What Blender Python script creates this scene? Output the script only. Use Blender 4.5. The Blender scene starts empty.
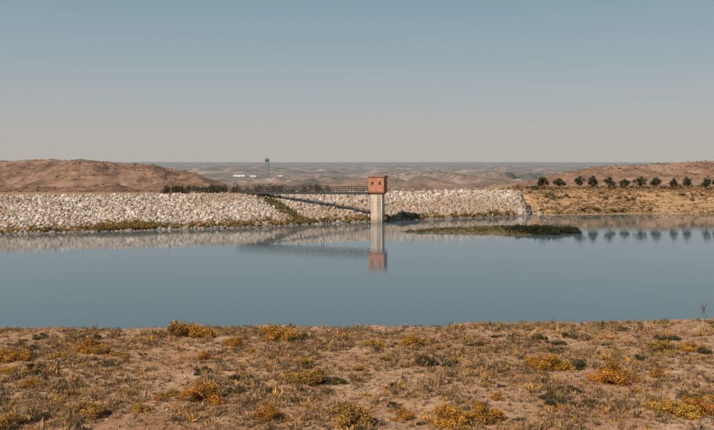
import bpy, math, random
import numpy as np
from mathutils import Vector, Matrix
random.seed(3); R=np.random.default_rng(7)
sc=bpy.context.scene
COL=sc.collection

# ------------------------------------------------------------- utilities
def _h(ix,iy,s):
    n=(ix.astype(np.int64)*374761393+iy.astype(np.int64)*668265263+s*982451653)&0xffffffff
    n=((n^(n>>13))*1274126177)&0xffffffff
    n=n^(n>>16)
    return (n&0xffff)/65535.0
def vn(x,y,s=0):
    x=np.asarray(x,float); y=np.asarray(y,float)
    xi=np.floor(x); yi=np.floor(y); fx=x-xi; fy=y-yi
    fx=fx*fx*(3-2*fx); fy=fy*fy*(3-2*fy)
    a=_h(xi,yi,s); b=_h(xi+1,yi,s); c=_h(xi,yi+1,s); d=_h(xi+1,yi+1,s)
    return (a*(1-fx)+b*fx)*(1-fy)+(c*(1-fx)+d*fx)*fy
def fbm(x,y,o=4,s=0):
    t=0; a=.5; n=0
    for i in range(o):
        t=t+a*vn(np.asarray(x)*2**i,np.asarray(y)*2**i,s+i*17); n+=a; a*=.5
    return t/n
def ss(a,b,x):
    t=np.clip((x-a)/(b-a),0,1); return t*t*(3-2*t)

def mesh_obj(name,V,F,mats=(),col=None,smooth=False,parent=None):
    V=np.asarray(V,np.float32); F=np.asarray(F,np.int32)
    me=bpy.data.meshes.new(name)
    nf,k=F.shape
    me.vertices.add(len(V)); me.vertices.foreach_set('co',V.ravel())
    me.loops.add(nf*k); me.loops.foreach_set('vertex_index',F.ravel())
    me.polygons.add(nf); me.polygons.foreach_set('loop_start',np.arange(0,nf*k,k,dtype=np.int32))
    me.polygons.foreach_set('loop_total',np.full(nf,k,np.int32))
    me.polygons.foreach_set('use_smooth',np.full(nf,smooth))
    me.update(calc_edges=True); me.validate()
    if col is not None:
        a=me.color_attributes.new('Col','FLOAT_COLOR','POINT')
        c=np.ones((len(V),4),np.float32); c[:,:3]=col
        a.data.foreach_set('color',c.ravel())
    for m in mats: me.materials.append(m)
    ob=bpy.data.objects.new(name,me); COL.objects.link(ob)
    if parent: ob.parent=parent
    return ob
def grid_faces(nr,nc):
    i=np.arange(nr-1)[:,None]*nc+np.arange(nc-1)[None,:]
    i=i.ravel(); return np.stack([i,i+1,i+nc+1,i+nc],1)
def empty(name,loc=(0,0,0)):
    e=bpy.data.objects.new(name,None); e.location=loc; COL.objects.link(e); return e

class Parts:
    def __init__(s): s.v=[]; s.f=[]
    def box(s,c,d,ax=None,taper=1.0):
        ax=ax or Matrix.Identity(3)
        b=len(s.v)
        for z in(-1,1):
            k=taper if z<0 else 1
            for x,y in((-1,-1),(1,-1),(1,1),(-1,1)):
                s.v.append(tuple(Vector(c)+ax@Vector((x*d[0]/2*k,y*d[1]/2*k,z*d[2]/2))))
        for q in((3,2,1,0),(4,5,6,7),(0,1,5,4),(1,2,6,5),(2,3,7,6),(3,0,4,7)): s.f.append([b+i for i in q])
    def beam(s,p,q,w,h=None):
        p=Vector(p);q=Vector(q);d=q-p;L=d.length
        z=d.normalized(); up=Vector((0,0,1)) if abs(z.z)<.95 else Vector((0,1,0))
        x=up.cross(z).normalized(); y=z.cross(x)
        M=Matrix((x,y,z)).transposed()
        s.box((p+q)/2,(w,h or w,L),M)
    def make(s,name,mat,parent=None,bevel=0):
        o=mesh_obj(name,s.v,s.f,[mat],parent=parent)
        if bevel:
            m=o.modifiers.new('bevel','BEVEL'); m.width=bevel; m.segments=2
        return o

# ------------------------------------------------------------- materials
def nt(name,rough=.9):
    m=bpy.data.materials.new(name); m.use_nodes=True
    t=m.node_tree; b=t.nodes['Principled BSDF']; b.inputs['Roughness'].default_value=rough
    b.inputs['Specular IOR Level'].default_value=.2
    return m,t,b
def ramp(t,fac,stops,interp='LINEAR'):
    r=t.nodes.new('ShaderNodeValToRGB'); e=r.color_ramp; e.interpolation=interp
    while len(e.elements)<len(stops): e.elements.new(.5)
    for i,(p,c) in enumerate(stops):
        e.elements[i].position=p; e.elements[i].color=(*c,1)
    t.links.new(fac,r.inputs['Fac']); return r.outputs['Color']
def noise(t,scale,detail=5,vec=None,rough=.6,dist=0):
    n=t.nodes.new('ShaderNodeTexNoise'); n.inputs['Scale'].default_value=scale
    n.inputs['Detail'].default_value=detail; n.inputs['Roughness'].default_value=rough
    n.inputs['Distortion'].default_value=dist
    if vec is None:
        g=t.nodes.new('ShaderNodeNewGeometry'); vec=g.outputs['Position']
    t.links.new(vec,n.inputs['Vector']); return n.outputs['Fac']
def mix(t,f,a,b,mode='MIX'):
    n=t.nodes.new('ShaderNodeMix'); n.data_type='RGBA'; n.blend_type=mode
    for v,i in((f,0),(a,6),(b,7)):
        if hasattr(v,'links'): t.links.new(v,n.inputs[i])
        elif i==0: n.inputs[0].default_value=v
        else: n.inputs[i].default_value=(*v,1)
    return n.outputs[2]
def bump(t,b,h,st,dist=.1):
    n=t.nodes.new('ShaderNodeBump'); n.inputs['Strength'].default_value=st; n.inputs['Distance'].default_value=dist
    t.links.new(h,n.inputs['Height']); t.links.new(n.outputs[0],b.inputs['Normal'])
def scalevec(t,s):
    g=t.nodes.new('ShaderNodeNewGeometry'); m=t.nodes.new('ShaderNodeMapping')
    m.inputs['Scale'].default_value=s; t.links.new(g.outputs['Position'],m.inputs['Vector']); return m.outputs[0]

def attr_mat(name,transl=0.0,var=.25,rough=.9):
    m,t,b=nt(name,rough)
    a=t.nodes.new('ShaderNodeAttribute'); a.attribute_name='Col'
    n=noise(t,3.0,3)
    c=mix(t,1.0,a.outputs['Color'],ramp(t,n,[(.3,(1-var,)*3),(.7,(1+0*var,)*3)]),'MULTIPLY')
    t.links.new(c,b.inputs['Base Color'])
    if transl:
        tr=t.nodes.new('ShaderNodeBsdfTranslucent'); t.links.new(c,tr.inputs[0])
        ms=t.nodes.new('ShaderNodeMixShader'); ms.inputs[0].default_value=transl
        out=t.nodes['Material Output']
        t.links.new(b.outputs[0],ms.inputs[1]); t.links.new(tr.outputs[0],ms.inputs[2]); t.links.new(ms.outputs[0],out.inputs[0])
    return m
M_leaf=attr_mat('foliage',.25)
M_rock=attr_mat('riprap_stone',0,.2)
def simple(name,c,var=.2,sc_=2,rough=.85,b_=.0):
    m,t,b=nt(name,rough)
    n=noise(t,sc_,6)
    t.links.new(ramp(t,n,[(.3,tuple(x*(1-var) for x in c)),(.7,tuple(min(1,x*(1+var)) for x in c))]),b.inputs['Base Color'])
    if b_: bump(t,b,n,b_,.05)
    return m

# soil
M_soil,t,b=nt('dry_soil')
n1=noise(t,.16,6); n2=noise(t,2.2,6,rough=.7); n3=noise(t,14,4,rough=.7)
c=ramp(t,n1,[(.35,(.45,.235,.125)),(.5,(.60,.355,.20)),(.66,(.68,.46,.29))])
c=mix(t,ramp(t,n2,[(.47,(0,0,0)),(.66,(1,1,1))]),c,(.26,.15,.08))
c=mix(t,.6,c,ramp(t,n3,[(.3,(.55,.52,.48)),(.7,(1.15,1.1,1.05))]),'MULTIPLY')
t.links.new(c,b.inputs['Base Color']); bump(t,b,n3,.6,.05)

# far land
M_land,t,b=nt('dry_land',1.0)
g=t.nodes.new('ShaderNodeNewGeometry'); sp=t.nodes.new('ShaderNodeSeparateXYZ'); t.links.new(g.outputs['Position'],sp.inputs[0])
n1=noise(t,.012,7,rough=.65); v2=scalevec(t,(.06,.02,.5)); n2=noise(t,1,6,v2,.7); n3=noise(t,.25,5,rough=.7)
c=ramp(t,n2,[(.33,(.15,.075,.045)),(.5,(.29,.155,.095)),(.66,(.43,.26,.17))])
c=mix(t,ramp(t,n3,[(.5,(0,0,0)),(.6,(.85,.85,.85))]),c,(.10,.07,.042))
c=mix(t,ramp(t,n1,[(.5,(0,0,0)),(.62,(.7,.7,.7))]),c,(.40,.25,.17))
mr=t.nodes.new('ShaderNodeMapRange'); t.links.new(sp.outputs['Y'],mr.inputs[0]); mr.inputs[1].default_value=235; mr.inputs[2].default_value=290; mr.inputs[3].default_value=1; mr.inputs[4].default_value=0
nb=noise(t,.6,6,scalevec(t,(.5,1,2.5)),.7)
straw=ramp(t,nb,[(.32,(.18,.115,.055)),(.48,(.40,.24,.125)),(.65,(.55,.36,.21))])
c=mix(t,mr.outputs[0],c,straw)
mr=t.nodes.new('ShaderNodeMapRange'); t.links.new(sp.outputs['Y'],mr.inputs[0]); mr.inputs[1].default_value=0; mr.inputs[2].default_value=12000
pl=ramp(t,noise(t,.012,9,rough=.74),[(.38,(.08,.10,.085)),(.46,(.17,.14,.105)),(.53,(.34,.215,.155)),(.61,(.56,.43,.35))])
pl=mix(t,ramp(t,noise(t,.05,6,rough=.75),[(.54,(0,0,0)),(.6,(.8,.8,.8))]),pl,(.07,.075,.055))
c=mix(t,ramp(t,mr.outputs[0],[(0.05,(0,0,0)),(.09,(1,1,1))]),c,pl)
painted_haze=ramp(t,mr.outputs[0],[(0.025,(0,0,0)),(.07,(.12,)*3),(.14,(.34,)*3),(.3,(.60,)*3),(.6,(.82,)*3),(1,(.93,)*3)])  # aerial haze painted into the land's base colour, stronger with world Y
c=mix(t,painted_haze,c,(.26,.295,.32))
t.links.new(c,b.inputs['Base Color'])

# water
M_water,t,b=nt('reservoir_water',.03)
b.inputs['Base Color'].default_value=(.115,.16,.18,1); b.inputs['IOR'].default_value=1.33
b.inputs['Specular IOR Level'].default_value=.5
wv=noise(t,1.0,3,scalevec(t,(.9,1.6,1)),.5)
wl=noise(t,1.0,3,scalevec(t,(.02,.07,1)),.5)
mm=t.nodes.new('ShaderNodeMath'); mm.operation='MULTIPLY'; t.links.new(wv,mm.inputs[0])
t.links.new(ramp(t,wl,[(.38,(.25,)*3),(.62,(1,)*3)]),mm.inputs[1])
bump(t,b,mm.outputs[0],.07,.12)

# ------------------------------------------------------------- near ground
def shoreY(x): return 58.9+.065*x+1.9*(fbm(x*.09,x*0+3.1,3,5)-.5)+.9*(fbm(x*.6,x*0+1.1,3,9)-.5)
def Hn(x,y):
    x=np.asarray(x,float);y=np.asarray(y,float)
    z=.065*(shoreY(x)-y)
    z=np.where(z<0,z*2.2,z)
    k=np.clip(28-y,0,28); z=z+.229*k
    z=np.where(y<0,z+.065*y*.9,z)
    amp=ss(62,54,y)*.9+.1
    z=z+amp*(.35*(fbm(x*.18,y*.18,3,21)-.5)+.16*(fbm(x*.9,y*.9,3,31)-.5))
    return z
xs=np.concatenate([np.linspace(-260,-60,90)[:-1],np.linspace(-60,60,480),np.linspace(60,260,90)[1:]])
ys=np.concatenate([np.linspace(-120,18,60)[:-1],np.linspace(18,68,230),np.linspace(68,80,8)[1:]])
X,Y=np.meshgrid(xs,ys); Z=Hn(X,Y)
mesh_obj('near_ground',np.stack([X.ravel(),Y.ravel(),Z.ravel()],1),grid_faces(len(ys),len(xs)),[M_soil],smooth=True)

# ------------------------------------------------------------- far land
lx=np.array([-2500,-600,-420,-270,-235,-200,-178,-150,-125,-105,-86,-60,100,128,150,184,222,270,420,700,2500.])
lz=np.array([30,24,17,13.2,14.6,14.2,11.5,10.2,6,-1,-9,-14,-14,-6,2,8.2,10.5,14.0,19,24,30.])
def Hf(x,y):
    yc=158+(x+71)*.288
    left=-4+7*ss(yc+1,yc+7,y)
    ysh=182+.11*(x-40)+5*(fbm(x*.05,x*0,3,71)-.5)
    right=-3+3*ss(ysh-8,ysh,y)+5.0*ss(ysh-1,ysh+22,y)+.5*(fbm(x*.12,y*.12,3,77)-.5)*ss(ysh,ysh+8,y)
    m=ss(34,46,x); near=left*(1-m)+right*m
    yy=np.array([150,260,400,1000,2500,6000,12000,16000]); zz=np.array([3,-2,-13,-22,-15,-5,10,14])
    base=np.interp(y,yy,zz)
    base=base+(fbm(x*.006,y*.004,6,3)-.5)*24*ss(300,900,y)*ss(14000,3000,y)
    xr=x*600/np.clip(y,300,900)
    top=np.interp(xr+14*(fbm(x*.01,y*.01,3,55)-.5),lx,lz)
    gul=np.abs(fbm(x*.03,y*.012,5,12)-.5)*2
    gul2=np.abs(fbm(x*.09,y*.03,4,19)-.5)*2
    w=np.exp(-((y-620)/np.where(y<620,110,200))**2)
    hill=(top+14)*w-(gul*9+gul2*4.5)*w*ss(-14,5,top)*np.clip(1.0-ss(.95,1,w)*.5,0,1)+2
    t2=np.interp(x,[-900,-260,-200,-130,-95,-60,90,120,200,300,900],[6,3,1,-2,-7,-30,-30,-8,-3,3,6])
    w2=np.exp(-((y-430)/60)**2); h2=np.clip(t2+13,0,99)*w2*(.55+.9*fbm(x*.03,y*.03,4,91))-gul2*2*w2
    w3=np.exp(-((y-1150)/300)**2)*ss(-350,0,x); rg=1-np.abs(fbm(x*.013,y*.008,6,40)-.5)*3.2
    h3=w3*np.clip(rg,0,1)**2*17
    w5=np.exp(-((y-2300)/500)**2); h5=w5*np.clip(1-np.abs(fbm(x*.006,y*.003,6,47)-.5)*3,0,1)**2*13
    h4=22*ss(7000,13000,y)*fbm(x*.0005,y*.0004,4,61)
    far=base+np.maximum(hill,h2)+h3+h4+h5
    k=ss(232,330,y)
    return near*(1-k)+far*k
rows=np.geomspace(148,16000,560); u=np.linspace(-1.35,1.35,1000)
U,Y=np.meshgrid(u,rows); X=U*Y; Z=Hf(X,Y)
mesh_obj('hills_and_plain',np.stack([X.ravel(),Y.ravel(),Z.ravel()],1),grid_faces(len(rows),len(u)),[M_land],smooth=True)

wx=np.linspace(-300,300,3); wy=np.linspace(50,215,3); X,Y=np.meshgrid(wx,wy)
mesh_obj('reservoir_water',np.stack([X.ravel(),Y.ravel(),0*X.ravel()],1),grid_faces(3,3),[M_water])

# ------------------------------------------------------------- dam
def crestY(x): return 158+(x+71)*.288
def waterY(x): return np.interp(x,[-260,-60,-21.5,2.6,38,48],[88,134,147.5,163,180.5,186])
ZC=5.4
s=np.linspace(-220,43,400)
prof=[]
for tt,zz in((-.35,-1.9),(0,0),(.25,ZC*.25),(.5,ZC*.5),(.75,ZC*.75),(1,ZC)):
    wy_=waterY(s); cy=crestY(s)
    prof.append(np.stack([s,wy_+(cy-wy_)*tt,np.full_like(s,zz)],1))
cy=crestY(s)
for dy,zz in((4.5,ZC),(12,1.0),(16,-2)): prof.append(np.stack([s,cy+dy,np.full_like(s,zz)],1))
V=np.concatenate(prof); V[:,2]+=.25*(fbm(V[:,0]*.3,V[:,1]*.3,3,8)-.5)-6*ss(38,43,V[:,0])
M_dam=simple('dam_fill',(.38,.29,.225),.4,1.6,1,.4)
dam=empty('rockfill_dam')
mesh_obj('embankment',V,grid_faces(len(prof),len(s)),[M_dam],smooth=True,parent=dam)
phi=(1+5**.5)/2
ico=np.array([(-1,phi,0),(1,phi,0),(-1,-phi,0),(1,-phi,0),(0,-1,phi),(0,1,phi),(0,-1,-phi),(0,1,-phi),(phi,0,-1),(phi,0,1),(-phi,0,-1),(-phi,0,1)])/1.9
icf=np.array([(0,11,5),(0,5,1),(0,1,7),(0,7,10),(0,10,11),(1,5,9),(5,11,4),(11,10,2),(10,7,6),(7,1,8),(3,9,4),(3,4,2),(3,2,6),(3,6,8),(3,8,9),(4,9,5),(2,4,11),(6,2,10),(8,6,7),(9,8,1)])
def randrot(n):
    q=R.normal(size=(n,4)); q/=np.linalg.norm(q,axis=1)[:,None]; w,x,y,z=q.T
    return np.stack([np.stack([1-2*(y*y+z*z),2*(x*y-z*w),2*(x*z+y*w)],1),np.stack([2*(x*y+z*w),1-2*(x*x+z*z),2*(y*z-x*w)],1),np.stack([2*(x*z-y*w),2*(y*z+x*w),1-2*(x*x+y*y)],1)],1)
def rocks(name,P,S,C,parent=None):
    n=len(P); v=ico[None]*(1+R.uniform(-.25,.25,(n,12,1)))
    v=v*(S[:,None,None]*R.uniform(.65,1.25,(n,1,3)))
    v=np.einsum('nij,nkj->nki',randrot(n),v)+P[:,None]
    f=icf[None]+(np.arange(n)*12)[:,None,None]
    return mesh_obj(name,v.reshape(-1,3),f.reshape(-1,3),[M_rock],col=np.repeat(C,12,0),parent=parent)
n=36000
sx=R.uniform(-170,44,n); tt=R.uniform(-.12,1.0,n)
py=waterY(sx)+(crestY(sx)-waterY(sx))*tt
zr=np.maximum(ZC*tt+.05-6*ss(38,43,sx),np.where(sx>38,Hf(sx,py)+.02,-9)); P=np.stack([sx,py,zr],1); S=R.lognormal(-1.5,.40,n).clip(.10,.62)
pal=np.array([(.66,.55,.46),(.58,.51,.45),(.50,.38,.30),(.76,.66,.56),(.30,.215,.16),(.50,.43,.38)])
C=pal[R.choice(6,n,p=[.26,.19,.18,.16,.11,.10])]*R.uniform(.75,1.1,(n,1))
brown=ss(.50,.64,fbm(sx*.07,tt*2.2,4,14))[:,None]*.6
C=C*(1-brown)+np.array((.37,.26,.175))*brown
wet=(ss(.06,-.02,tt)[:,None])*.5; C=C*(1-wet)
keep=~((np.abs(sx-(-21.2+(1-tt)*11))<1.1)&(R.random(n)<.9))&(sx<39.5+4*R.random(n))
rocks('riprap_stones',P[keep],S[keep],C[keep],dam)

# ------------------------------------------------------------- foliage builders
def blades(P,L,W,k,C,spread=.8,tipc=1.25,basec=.55):
    n=len(P); m=n*k
    c=np.repeat(P,k,0); l=np.repeat(L,k)*R.uniform(.5,1.15,m)
    a=R.uniform(0,2*np.pi,m); e=R.random(m)**.7*spread
    d=np.stack([np.cos(a)*np.sin(e*1.45),np.sin(a)*np.sin(e*1.45),np.cos(e*1.45)],1)
    off=np.repeat(L,k)[:,None]*.45*np.stack([R.normal(size=m),R.normal(size=m),np.zeros(m)],1)
    b=c+off*.5
    a2=R.uniform(0,2*np.pi,m); w=np.stack([np.cos(a2),np.sin(a2),R.uniform(-.3,.3,m)],1)*(np.repeat(W,k)*R.uniform(.6,1.4,m))[:,None]
    mid=b+d*(l*.55)[:,None]+w*.5; tip=b+d*l[:,None]
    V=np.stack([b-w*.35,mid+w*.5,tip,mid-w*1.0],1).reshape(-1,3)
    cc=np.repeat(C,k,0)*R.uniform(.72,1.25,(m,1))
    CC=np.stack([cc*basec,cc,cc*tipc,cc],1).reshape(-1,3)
    F=np.arange(m*4).reshape(-1,4)
    return V,F,np.clip(CC,0,.9)
def leaves(P,N,size,C):
    n=len(P)
    a=R.normal(size=(n,3)); a/=np.linalg.norm(a,axis=1)[:,None]
    bb=np.cross(a,N+R.normal(size=(n,3))*.7); bb/=np.linalg.norm(bb,axis=1)[:,None]+1e-6
    s=(size*R.uniform(.6,1.4,n))[:,None]
    V=np.stack([P-a*s,P+bb*s*.5,P+a*s,P-bb*s*.5],1).reshape(-1,3)
    return V,np.arange(n*4).reshape(-1,4),np.repeat(C,4,0)
def bush_mesh(name,seed,base,tip,nl=3400,lobes=13,flat=.55,size=.026):
    r=np.random.default_rng(seed); Ps=[];Cs=[];Ns=[]
    for i in range(lobes):
        a=r.uniform(0,6.28); q=r.random()**.6*.42
        c=np.array([math.cos(a)*q*1.2,math.sin(a)*q,r.uniform(.08,.44)*(1.2-q*1.5)])
        rad=r.uniform(.07,.18); m=int(nl/lobes)
        d=r.normal(size=(m,3)); d/=np.linalg.norm(d,axis=1)[:,None]
        rr=rad*r.uniform(.3,1.35,m)**.8
        p=c+d*rr[:,None]*np.array([1,1,.95])
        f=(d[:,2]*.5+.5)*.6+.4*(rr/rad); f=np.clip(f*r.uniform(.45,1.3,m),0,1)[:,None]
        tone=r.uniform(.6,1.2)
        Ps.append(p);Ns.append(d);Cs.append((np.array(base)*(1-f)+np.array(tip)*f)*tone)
    P=np.concatenate(Ps);N=np.concatenate(Ns);C=np.concatenate(Cs)
    k=P[:,2]>.0; P,N,C=P[k],N[k],C[k]
    P[:,2]*=flat/.5
    V,F,CC=leaves(P,N,np.full(len(P),size),C)
    m=80; a=r.uniform(0,6.28,m); e=r.uniform(.2,1.2,m); L=r.uniform(.3,.66,m)
    d=np.stack([np.cos(a)*np.sin(e),np.sin(a)*np.sin(e),np.cos(e)*.9],1)
    w=np.cross(d,r.normal(size=(m,3))); w/=np.linalg.norm(w,axis=1)[:,None]; w*=.008
    o=d*.02; V2=np.stack([o-w,o+w,o+d*L[:,None]+w*.3,o+d*L[:,None]-w*.3],1).reshape(-1,3)
    F2=np.arange(m*4).reshape(-1,4)+len(V)
    V=np.concatenate([V,V2]);F=np.concatenate([F,F2]);CC=np.concatenate([CC,np.tile((.18,.12,.06),(m*4,1))])
    o=mesh_obj(name,V,F,[M_leaf],col=np.clip(CC,0,.9)); me=o.data; bpy.data.objects.remove(o); return me
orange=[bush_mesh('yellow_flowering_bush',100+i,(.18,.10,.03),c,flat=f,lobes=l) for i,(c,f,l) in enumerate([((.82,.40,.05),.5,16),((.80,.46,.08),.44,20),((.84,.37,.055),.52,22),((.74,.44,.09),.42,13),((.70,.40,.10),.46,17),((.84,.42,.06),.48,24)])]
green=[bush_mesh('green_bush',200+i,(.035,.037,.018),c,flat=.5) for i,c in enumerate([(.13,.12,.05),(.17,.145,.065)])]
def put(name,me,x,y,w,z=None,hs=1):
    o=bpy.data.objects.new(name,me); COL.objects.link(o)
    o.location=(x,y,(float(Hn(x,y)) if z is None else z)-.03)
    o.rotation_euler=(0,0,R.uniform(0,6.28)); o.scale=(w*R.uniform(1.05,1.3),w*R.uniform(.9,1.15),w*hs*R.uniform(.85,1.1)); return o
B=[(-19.4,45,1.9),(-20.5,44.6,1.3),(-16,47.5,1.7),(-14.8,46.6,1.4),(-11.9,53,2.2),(-10.4,52.7,1.9),(-5.2,52,2.2),(-4.2,51.6,1.4),(-6.8,34.3,1.8),(-2.8,42.8,1.1),(-2.1,39,1.8),(3.65,50,1.5),(9.95,42,2.0),(10.9,42.3,1.3),(12.4,38.5,1.8),(18,46.5,1.8),(-.3,31,1.9),(3.6,31,1.8),(5,31.3,1.5),(12.8,32,1.5),(13.9,32.3,1.4),(-13.7,31,1.3),(-11.1,32.5,1.3),(-15.8,38.3,1),(-7.6,49.3,1.3),(1.1,49.3,1.2),(-3.5,31.5,1.2),(-13,36,.8),(7.4,47,.9),(15.6,34.6,.8),(19.8,47,1.2),(-18.3,41.5,1),(-8.7,45,.9)]
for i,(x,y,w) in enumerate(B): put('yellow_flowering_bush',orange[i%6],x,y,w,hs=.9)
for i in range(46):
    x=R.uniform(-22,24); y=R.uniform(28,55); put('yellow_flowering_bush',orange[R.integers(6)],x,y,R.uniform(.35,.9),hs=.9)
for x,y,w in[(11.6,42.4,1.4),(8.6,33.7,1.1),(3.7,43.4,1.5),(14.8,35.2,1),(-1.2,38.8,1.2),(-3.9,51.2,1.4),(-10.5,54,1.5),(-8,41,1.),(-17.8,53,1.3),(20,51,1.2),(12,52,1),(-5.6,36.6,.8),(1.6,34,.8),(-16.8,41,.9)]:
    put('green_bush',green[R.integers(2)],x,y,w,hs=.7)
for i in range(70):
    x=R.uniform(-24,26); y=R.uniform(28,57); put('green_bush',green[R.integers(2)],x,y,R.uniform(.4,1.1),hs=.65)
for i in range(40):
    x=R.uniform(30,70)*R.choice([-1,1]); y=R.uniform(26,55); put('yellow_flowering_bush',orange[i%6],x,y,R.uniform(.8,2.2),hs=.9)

def scatter(n,x0,x1,y0,y1,dens):
    x=R.uniform(x0,x1,n);y=R.uniform(y0,y1,n); k=R.random(n)<dens(x,y); return x[k],y[k]
palS=np.array([(.33,.21,.095),(.22,.155,.075),(.46,.285,.14),(.39,.22,.11),(.12,.085,.05),(.56,.38,.20),(.68,.37,.08)])
def dens(x,y): 
    edge=ss(0,1.5,shoreY(x)-y)
    return edge*np.clip(.16+1.5*ss(.41,.62,fbm(x*.45,y*.3,4,33)),0,1)
x,y=scatter(46000,-46,46,19,60,dens)
n=len(x)
sz=R.lognormal(-1.6,.4,n).clip(.08,.55)
ci=R.choice(7,n,p=[.20,.18,.17,.15,.13,.09,.08]); C=palS[ci]
nearS=ss(5,0.5,shoreY(x)-y)[:,None]; C=C*(1-nearS*.6)+np.array((.23,.18,.08))*nearS*.6
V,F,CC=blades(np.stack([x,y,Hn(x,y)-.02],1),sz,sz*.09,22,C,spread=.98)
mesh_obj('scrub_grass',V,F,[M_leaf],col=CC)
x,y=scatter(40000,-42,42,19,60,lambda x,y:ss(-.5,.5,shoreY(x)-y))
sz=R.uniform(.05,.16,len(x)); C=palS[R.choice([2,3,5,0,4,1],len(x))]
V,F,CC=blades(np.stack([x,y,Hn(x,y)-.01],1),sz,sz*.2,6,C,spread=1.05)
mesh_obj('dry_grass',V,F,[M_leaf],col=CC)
x,y=scatter(4000,-45,45,20,60,lambda x,y:np.ones_like(x))
rocks('pebbles',np.stack([x,y,Hn(x,y)],1),R.lognormal(-3.2,.4,len(x)),np.tile((.46,.35,.25),(len(x),1))*R.uniform(.7,1.2,(len(x),1)))

# island
def dI(x,y): return ((x-22.5)/15.5)**2+((y-(141+.12*(x-23)))/(3.5+5.5*ss(8,30,x)))**2+.7*(fbm(x*.25,y*.25,4,15)-.5)
def hi(x,y): return np.clip(.34*(1-dI(x,y))+.12*(fbm(x*.4,y*.4,3,5)-.5),-1.2,.28)
xi=np.linspace(2,44,160); yi=np.linspace(120,162,140); X,Y=np.meshgrid(xi,yi); Z=hi(X,Y)
M_isl=simple('island_mud',(.18,.14,.07),.4,.6,1,.3)
isl=empty('grassy_island')
mesh_obj('islet_ground',np.stack([X.ravel(),Y.ravel(),Z.ravel()],1),grid_faces(140,160),[M_isl],smooth=True,parent=isl)
x,y=scatter(14000,5,41,122,160,lambda x,y:.2+ss(.4,.6,fbm(x*.3,y*.3,3,81))); z=hi(x,y); k=z>.0; x,y,z=x[k],y[k],z[k]
sz=R.lognormal(-1.45,.4,len(x)).clip(.1,.7); C=np.array([(.13,.125,.045),(.21,.17,.07),(.08,.085,.035),(.29,.21,.09)])[R.integers(0,4,len(x))]
V,F,CC=blades(np.stack([x,y,z],1),sz,sz*.16,9,C,spread=.95); mesh_obj('islet_grass',V,F,[M_leaf],col=CC,parent=isl)
n=1100; x=R.normal(32.5,2.6,n).clip(26,38.2); y=141+.12*(x-23)+R.normal(-3.5,2.4,n); z=np.maximum(hi(x,y),0)
sz=R.lognormal(-.6,.35,n).clip(.3,1.3)*(.6+.8*vn(x*.6,y*.3,5)); C=np.array([(.028,.034,.018),(.05,.048,.024)])[R.integers(0,2,n)]
V,F,CC=blades(np.stack([x,y,z],1),sz,sz*.14,14,C); mesh_obj('islet_reeds',V,F,[M_leaf],col=CC,parent=isl)

n=1900; x=np.concatenate([R.normal(-41,2.6,700),R.uniform(-70,-20,500),R.uniform(-12,36,500),R.normal(-18,8,200)]); t_=np.abs(R.normal(0,.07,n))
y=waterY(x)+(crestY(x)-waterY(x))*t_; z=ZC*t_+.1
sz=R.uniform(.3,.9,n); C=np.array([(.22,.17,.06),(.36,.24,.08),(.13,.11,.045),(.48,.26,.07)])[R.integers(0,4,n)]
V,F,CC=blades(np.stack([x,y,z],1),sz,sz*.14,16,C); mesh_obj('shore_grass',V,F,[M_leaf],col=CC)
n=14000; x=R.uniform(36,150,n); ysh=182+.11*(x-40); y=ysh+R.uniform(-4,48,n); z=Hf(x,y); k=(z>.05)&(R.random(n)<.2+ss(.45,.58,fbm(x*.09,y*.2,3,6))); x,y,z=x[k],y[k],z[k]
sz=R.uniform(.25,.7,len(x)); g_=ss(3,0,z)[:,None]
C=np.array([(.34,.22,.105),(.47,.30,.16),(.21,.15,.07),(.41,.235,.12)])[R.integers(0,4,len(x))]*(1-g_*.5)+np.array((.15,.12,.045))*g_*.5
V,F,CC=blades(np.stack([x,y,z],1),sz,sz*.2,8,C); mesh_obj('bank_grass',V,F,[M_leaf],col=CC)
n=420; x=R.uniform(38,140,n); y=R.choice([186,196,206,216],n)+.11*(x-40)+R.normal(0,1.6,n); z=Hf(x,y); k=(z>.2)&(fbm(x*.12,y*.3,3,66)>.47); x,y,z=x[k],y[k],z[k]
sz=R.uniform(.5,1.3,len(x)); V,F,CC=blades(np.stack([x,y,z],1),sz,sz*.13,30,np.array([(.07,.07,.03),(.11,.09,.04)])[R.integers(0,2,len(x))],spread=.95); mesh_obj('bank_shrubs',V,F,[M_leaf],col=CC)

# stair path
M_conc=simple('concrete',(.50,.45,.39),.15,1.5,.85,.2)
M_path=simple('path_earth',(.22,.18,.10),.3,1.5)
st=empty('dam_stairway'); p=Parts()
for i in range(26):
    k=i/25; xx=-21.2+(1-k)*11; yy=waterY(xx)+(crestY(xx)-waterY(xx))*k
    p.box((xx,float(yy),ZC*k+.12),(1.5,1.0,.28))
p.make('steps',M_path,st)
p=Parts()
for sgn in(-.95,.95):
    a=(-10.2+sgn,float(waterY(-10.2+sgn)),.35); b_=(-21.2+sgn,float(crestY(-21.2+sgn)),ZC+.3); p.beam(a,b_,.22,.4)
p.make('kerbs',M_path,st)
n=500; k=R.random(n); xx=-21.2+(1-k)*11+R.normal(0,.9,n); yy=waterY(xx)+(crestY(xx)-waterY(xx))*k
sz=R.uniform(.25,.6,n); C=np.array([(.14,.12,.05),(.20,.16,.07)])[R.integers(0,2,n)]
V,F,CC=blades(np.stack([xx,yy,ZC*k+.2],1),sz,sz*.14,12,C); mesh_obj('stair_weeds',V,F,[M_leaf],col=CC,parent=st)

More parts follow.
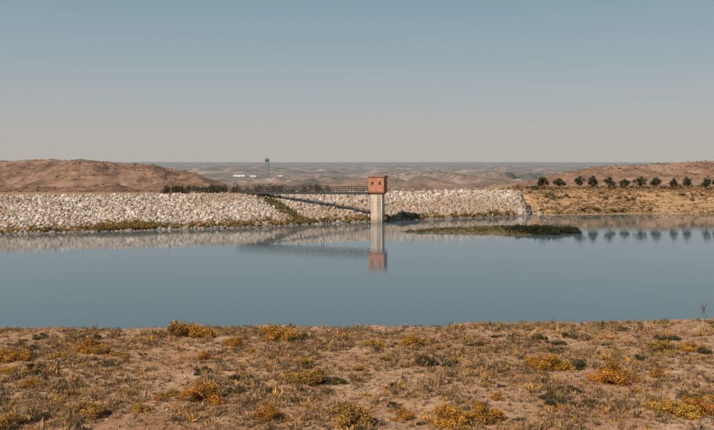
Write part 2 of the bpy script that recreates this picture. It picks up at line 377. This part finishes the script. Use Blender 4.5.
# ------------------------------------------------------------- intake tower
M_brick=simple('cabin_plaster',(.45,.20,.12),.25,1.2,.9,.2)
M_roof=simple('roof_slab',(.34,.17,.11),.15,2)
M_dark=simple('dark_opening',(.07,.04,.035),.1,2,.4)
M_steel=simple('painted_steel',(.055,.055,.055),.2,3,.6)
M_shaft,t,b=nt('shaft_concrete',.85)
sn=noise(t,1,6,scalevec(t,(1.6,1.6,.35)),.65)
g=t.nodes.new('ShaderNodeNewGeometry'); sp=t.nodes.new('ShaderNodeSeparateXYZ'); t.links.new(g.outputs['Position'],sp.inputs[0])
c=ramp(t,sn,[(.35,(.40,.31,.24)),(.5,(.56,.46,.37)),(.65,(.64,.54,.44))])
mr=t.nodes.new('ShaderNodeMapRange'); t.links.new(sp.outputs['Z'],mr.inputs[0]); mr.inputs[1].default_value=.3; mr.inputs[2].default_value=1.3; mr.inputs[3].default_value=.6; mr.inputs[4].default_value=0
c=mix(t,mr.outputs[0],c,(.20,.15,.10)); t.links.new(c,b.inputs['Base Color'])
tw=empty('intake_tower',(4.2,160,0)); tw.rotation_euler=(0,0,math.radians(-14))
p=Parts(); p.box((0,0,1.55),(2.3,2.3,8.3)); 
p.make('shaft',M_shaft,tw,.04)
p=Parts()
for z in(1.2,2.7,4.2): p.box((0,0,z),(2.34,2.34,.05))
p.make('pour_joints',M_shaft,tw)
p=Parts(); p.box((0,0,5.9),(3.3,3.3,.42),taper=.72); p.make('corbel',M_roof,tw,.02)
p=Parts(); p.box((0,0,7.65),(3.2,3.2,3.08)); p.make('cabin',M_brick,tw,.03)
p=Parts(); p.box((0,0,9.31),(3.6,3.6,.24)); p.box((0,0,9.46),(3.2,3.2,.06)); p.make('roof',M_roof,tw,.02)
p=Parts(); p.box((0,0,6.32),(3.32,3.32,.14)); p.box((0,0,9.1),(3.26,3.26,.1)); p.make('trim_bands',M_roof,tw)
p=Parts()
for sx_ in(-.75,.75):
    p.box((sx_,-1.605,8.0),(.5,.05,.55)); p.box((1.605,sx_,8.0),(.05,.5,.55))
p.box((-1.605,0,7.3),(.05,.9,1.9))
p.make('windows',M_dark,tw)
p=Parts()
for sx_ in(-.75,.75): p.box((sx_,-1.63,7.64),(.7,.12,.07)); p.box((1.63,sx_,7.64),(.12,.7,.07))
p.make('sills',M_roof,tw)
p=Parts()
for z in np.arange(-.5,5.6,.35): p.beam((.25,-1.27,z),(.7,-1.27,z),.03)
p.beam((.25,-1.27,-1),(.25,-1.27,5.7),.04); p.beam((.7,-1.27,-1),(.7,-1.27,5.7),.04)
p.make('ladder',M_steel,tw)

# footbridge
br=empty('footbridge')
A=Vector((2.4,160.6,6.05)); Bv=Vector((-25.5,171.6,5.75))
d=(Bv-A); L=d.length; dn=d.normalized(); sd=Vector((dn.y,-dn.x,0)).normalized()
p=Parts(); p.beam(A,Bv,1.3,.14); p.make('deck',M_steel,br)
p=Parts()
for s_ in(-.6,.6): p.beam(A+sd*s_-Vector((0,0,.25)),Bv+sd*s_-Vector((0,0,.25)),.12,.35)
p.make('girders',M_steel,br)
p=Parts(); N=22
for s_ in(-.62,.62):
    for i in range(N+1):
        q=A+d*(i/N)+sd*s_; p.beam(q,q+Vector((0,0,1.25)),.10)
    for h in(.4,.8,1.22): p.beam(A+sd*s_+Vector((0,0,h)),Bv+sd*s_+Vector((0,0,h)),.075)
p.make('railing',M_steel,br)
p=Parts()
for f in(.34,.68):
    q=A+d*f
    for s_ in(-.5,.5): p.beam(q+sd*s_+Vector((0,0,-7)),q+sd*s_-Vector((0,0,.42)),.11)
p.make('piers',M_steel,br)

gp=empty('crest_guardrail'); p=Parts()
for x_ in np.arange(8,38,2.5):
    y_=float(crestY(x_))+.6; p.box((x_,y_,ZC+.35),(.18,.18,.8))
p.make('posts',M_conc,gp)

# ------------------------------------------------------------- trees
M_bark=simple('bark',(.11,.08,.055),.3,6)
def tree_mesh(seed,H=3.4):
    r=np.random.default_rng(seed); V=[];F=[]
    def limb(a,b,ra,rb):
        a=Vector(a);b=Vector(b);z=(b-a).normalized();x=z.orthogonal().normalized();y=z.cross(x);o=len(V)
        for c,rad in((a,ra),(b,rb)):
            for k in range(6):
                an=k*math.pi/3; V.append(tuple(c+(x*math.cos(an)+y*math.sin(an))*rad))
        for k in range(6): F.append([o+k,o+(k+1)%6,o+6+(k+1)%6,o+6+k])
    t0=(r.uniform(-.08,.08),r.uniform(-.08,.08),H*.27); limb((0,0,-.2),t0,.15,.1)
    ends=[]
    for i in range(8):
        a=i/8*6.28+r.uniform(-.3,.3); q=r.uniform(.5,1.25); e=(math.cos(a)*q,math.sin(a)*q,H*r.uniform(.42,.78))
        m=tuple(np.array(t0)*.5+np.array(e)*.5+np.array((0,0,-.1))); limb(t0,m,.07,.05); limb(m,e,.05,.02); ends.append(e)
    ends.append((.2,0,H*.82)); ends.append((-.2,.2,H*.66))
    nb=len(F); Ps=[];Ns=[];Cs=[]
    for e in ends:
        for j in range(2):
            c=np.array(e)+r.normal(0,.16,3); rad=r.uniform(.38,.62); m=85
            dd=r.normal(size=(m,3)); dd/=np.linalg.norm(dd,axis=1)[:,None]; rr=rad*r.uniform(.3,1.1,m)
            Ps.append(c+dd*rr[:,None]);Ns.append(dd)
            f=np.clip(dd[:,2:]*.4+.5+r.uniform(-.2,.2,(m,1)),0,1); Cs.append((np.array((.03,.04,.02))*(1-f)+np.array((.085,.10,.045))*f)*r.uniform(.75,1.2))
    P=np.concatenate(Ps);Nn=np.concatenate(Ns);C=np.concatenate(Cs)
    LV,LF,LC=leaves(P,Nn,np.full(len(P),.12),C)
    o=len(V); V2=np.concatenate([np.array(V),LV]); F2=np.concatenate([np.array(F),LF+o]); CC=np.concatenate([np.tile((.11,.08,.05),(o,1)),LC])
    ob=mesh_obj('orchard_tree',V2,F2,[M_leaf,M_bark],col=CC); me=ob.data
    mi=np.zeros(len(F2),np.int32); mi[:nb]=1; me.polygons.foreach_set('material_index',mi); bpy.data.objects.remove(ob); return me
TM=[tree_mesh(300+i) for i in range(5)]
for i,x_ in enumerate([49,53.2,58,62.2,66.4,70.6,74.6,79,83,87.4,91.2,95.6,100,104,108.5,113,118]):
    x_=x_+R.uniform(-.4,.4); y_=209+R.uniform(-1.5,1.5); o=bpy.data.objects.new('orchard_tree',TM[R.integers(5)]); COL.objects.link(o)
    s_=R.uniform(.88,1.15); o.location=(x_,y_,float(Hf(np.array(x_),np.array(y_)))-.05); o.rotation_euler=(0,0,R.uniform(0,6.28)); o.scale=(s_*R.uniform(.9,1.12),)*2+(s_,)
n=260; x=R.uniform(-50,-5,n); x=x[R.random(n)<.3+.9*vn(x*.35,x*0,4)]; n=len(x); y=205+R.normal(0,1.5,n)
P=np.stack([x,y,R.uniform(3.6,6.0,n)],1); m=60
dd=R.normal(size=(n,m,3)); dd/=np.linalg.norm(dd,axis=2)[...,None]; PP=(P[:,None]+dd*R.uniform(.3,.9,(n,m,1))).reshape(-1,3)
C=np.array((.05,.06,.03))*R.uniform(.6,1.4,(n*m,1)); V,F,CC=leaves(PP,dd.reshape(-1,3),np.full(n*m,.16),C); mesh_obj('distant_tree_row',V,F,[M_leaf],col=CC)
n=8000; uu=R.uniform(-.75,.75,n); y=R.uniform(330,760,n); x=uu*y; z=Hf(x,y); k=(np.abs(uu+.02)>.17)&(fbm(x*.02,y*.02,3,2)>.42); x,y,z=x[k],y[k],z[k]; n=len(x)
rocks_c=np.array((.10,.075,.045))*R.uniform(.6,1.5,(n,1))
P=np.stack([x,y,z+.1],1); m=12; dd=R.normal(size=(n,m,3)); dd/=np.linalg.norm(dd,axis=2)[...,None]
PP=(P[:,None]+dd*R.uniform(.3,.8,(n,m,1))*R.uniform(.5,1.5,(n,1,1))*np.array([1.2,1.2,.4])).reshape(-1,3)
V,F,CC=leaves(PP,dd.reshape(-1,3),np.full(n*m,.35),np.repeat(rocks_c,m,0)); mesh_obj('hill_shrubs',V,F,[M_leaf],col=CC)

# ------------------------------------------------------------- distant buildings
M_blue=simple('hazy_cladding',(.17,.21,.25),.1,.05); M_white=simple('white_wall',(.64,.64,.62),.06,.1)
dt=empty('distant_tower',(-170,1500,-27)); p=Parts(); p.box((0,0,21),(6,6,42)); p.box((0,0,44),(7.4,7.4,4.5)); p.box((0,0,47.5),(4,4,2.5)); p.beam((0,0,48),(0,0,52),.6); p.make('shaft',M_blue,dt)
p=Parts(); p.box((0,-3.75,44.3),(6.4,.1,1.8)); p.make('window_band',M_dark,dt)
def shed(x,y,z,w,h,dp):
    e=empty('white_warehouse',(x,y,z)); p=Parts(); p.box((0,0,h/2),(w,dp,h)); p.make('walls',M_white,e)
    p=Parts(); p.v=[(-w/2-.4,-dp/2-.4,h+.02),(w/2+.4,-dp/2-.4,h+.02),(w/2+.4,dp/2+.4,h+.02),(-w/2-.4,dp/2+.4,h+.02),(-w/2-.4,0,h*1.35),(w/2+.4,0,h*1.35)]; p.f=[[0,1,5,4],[2,3,4,5],[3,2,1,0]]; p.make('roof',M_blue,e)
    p=Parts(); 
    for k in(-.25,.1,.35): p.box((w*k,-dp/2-.05,h*.35),(w*.06,.1,h*.5))
    p.make('doors',M_blue,e)
for X_,Y_,w_,h_ in((-222,1500,22,5.5),(-200,1530,12,4.5),(-150,1560,10,4)):
    shed(X_,Y_,float(Hf(np.array(X_*1.),np.array(Y_*1.)))-.3,w_,h_,10)

db=empty('dry_reed_sprig',(28.2,64.5,-.1)); p=Parts()
for a,l,ti in((0,.75,.25),(1.3,.6,.45),(2.6,.7,.2),(4,.5,.6),(5.2,.65,.35),(3.3,.4,.8)):
    dx=math.cos(a)*ti*l; dy=math.sin(a)*ti*l; p.beam((0,0,0),(dx*.5,dy*.5,l*.6),.03); p.beam((dx*.5,dy*.5,l*.6),(dx*1.4,dy*1.4,l),.022)
p.make('stems',M_bark,db)

# ------------------------------------------------------------- light
el=math.radians(36); S=Vector((-.62*math.cos(el),-.785*math.cos(el),math.sin(el))).normalized()
sun=bpy.data.lights.new('sun','SUN'); sun.energy=4.7; sun.angle=math.radians(.5); sun.color=(1,.86,.69)
so=bpy.data.objects.new('sun',sun); COL.objects.link(so); so.rotation_euler=(-S).to_track_quat('-Z','Y').to_euler()
w=bpy.data.worlds.new('World'); sc.world=w; w.use_nodes=True; t=w.node_tree; bg=t.nodes['Background']
sky=t.nodes.new('ShaderNodeTexSky'); sky.sky_type='NISHITA'; sky.sun_disc=False; sky.sun_elevation=el; sky.sun_rotation=math.atan2(S.x,S.y)
sky.air_density=1.0; sky.dust_density=1.5; sky.ozone_density=1.5
t.links.new(sky.outputs[0],bg.inputs[0]); bg.inputs[1].default_value=.075
tc=t.nodes.new('ShaderNodeTexCoord'); sp=t.nodes.new('ShaderNodeSeparateXYZ'); t.links.new(tc.outputs['Generated'],sp.inputs[0])
hc=ramp(t,sp.outputs['Z'],[(0,(.50,.465,.425)),(.05,(.45,.445,.435)),(.11,(.36,.42,.445)),(.2,(.24,.355,.41)),(.5,(.12,.20,.29)),(1,(.07,.13,.22))])
bg2=t.nodes.new('ShaderNodeBackground'); t.links.new(hc,bg2.inputs[0]); bg2.inputs[1].default_value=1.0
ms=t.nodes.new('ShaderNodeMixShader'); ms.inputs[0].default_value=.88
t.links.new(bg.outputs[0],ms.inputs[1]); t.links.new(bg2.outputs[0],ms.inputs[2]); t.links.new(ms.outputs[0],t.nodes['World Output'].inputs[0])
# ------------------------------------------------------------- camera
cam=bpy.data.cameras.new('camera'); co=bpy.data.objects.new('camera',cam); COL.objects.link(co); sc.camera=co
co.location=(0,0,12); co.rotation_euler=(math.radians(90),0,0); cam.lens=40; cam.sensor_width=36; cam.shift_y=-52/714
cam.clip_end=40000; cam.clip_start=.1
sc.view_settings.view_transform='Standard'; sc.view_settings.look='None'; sc.view_settings.exposure=0
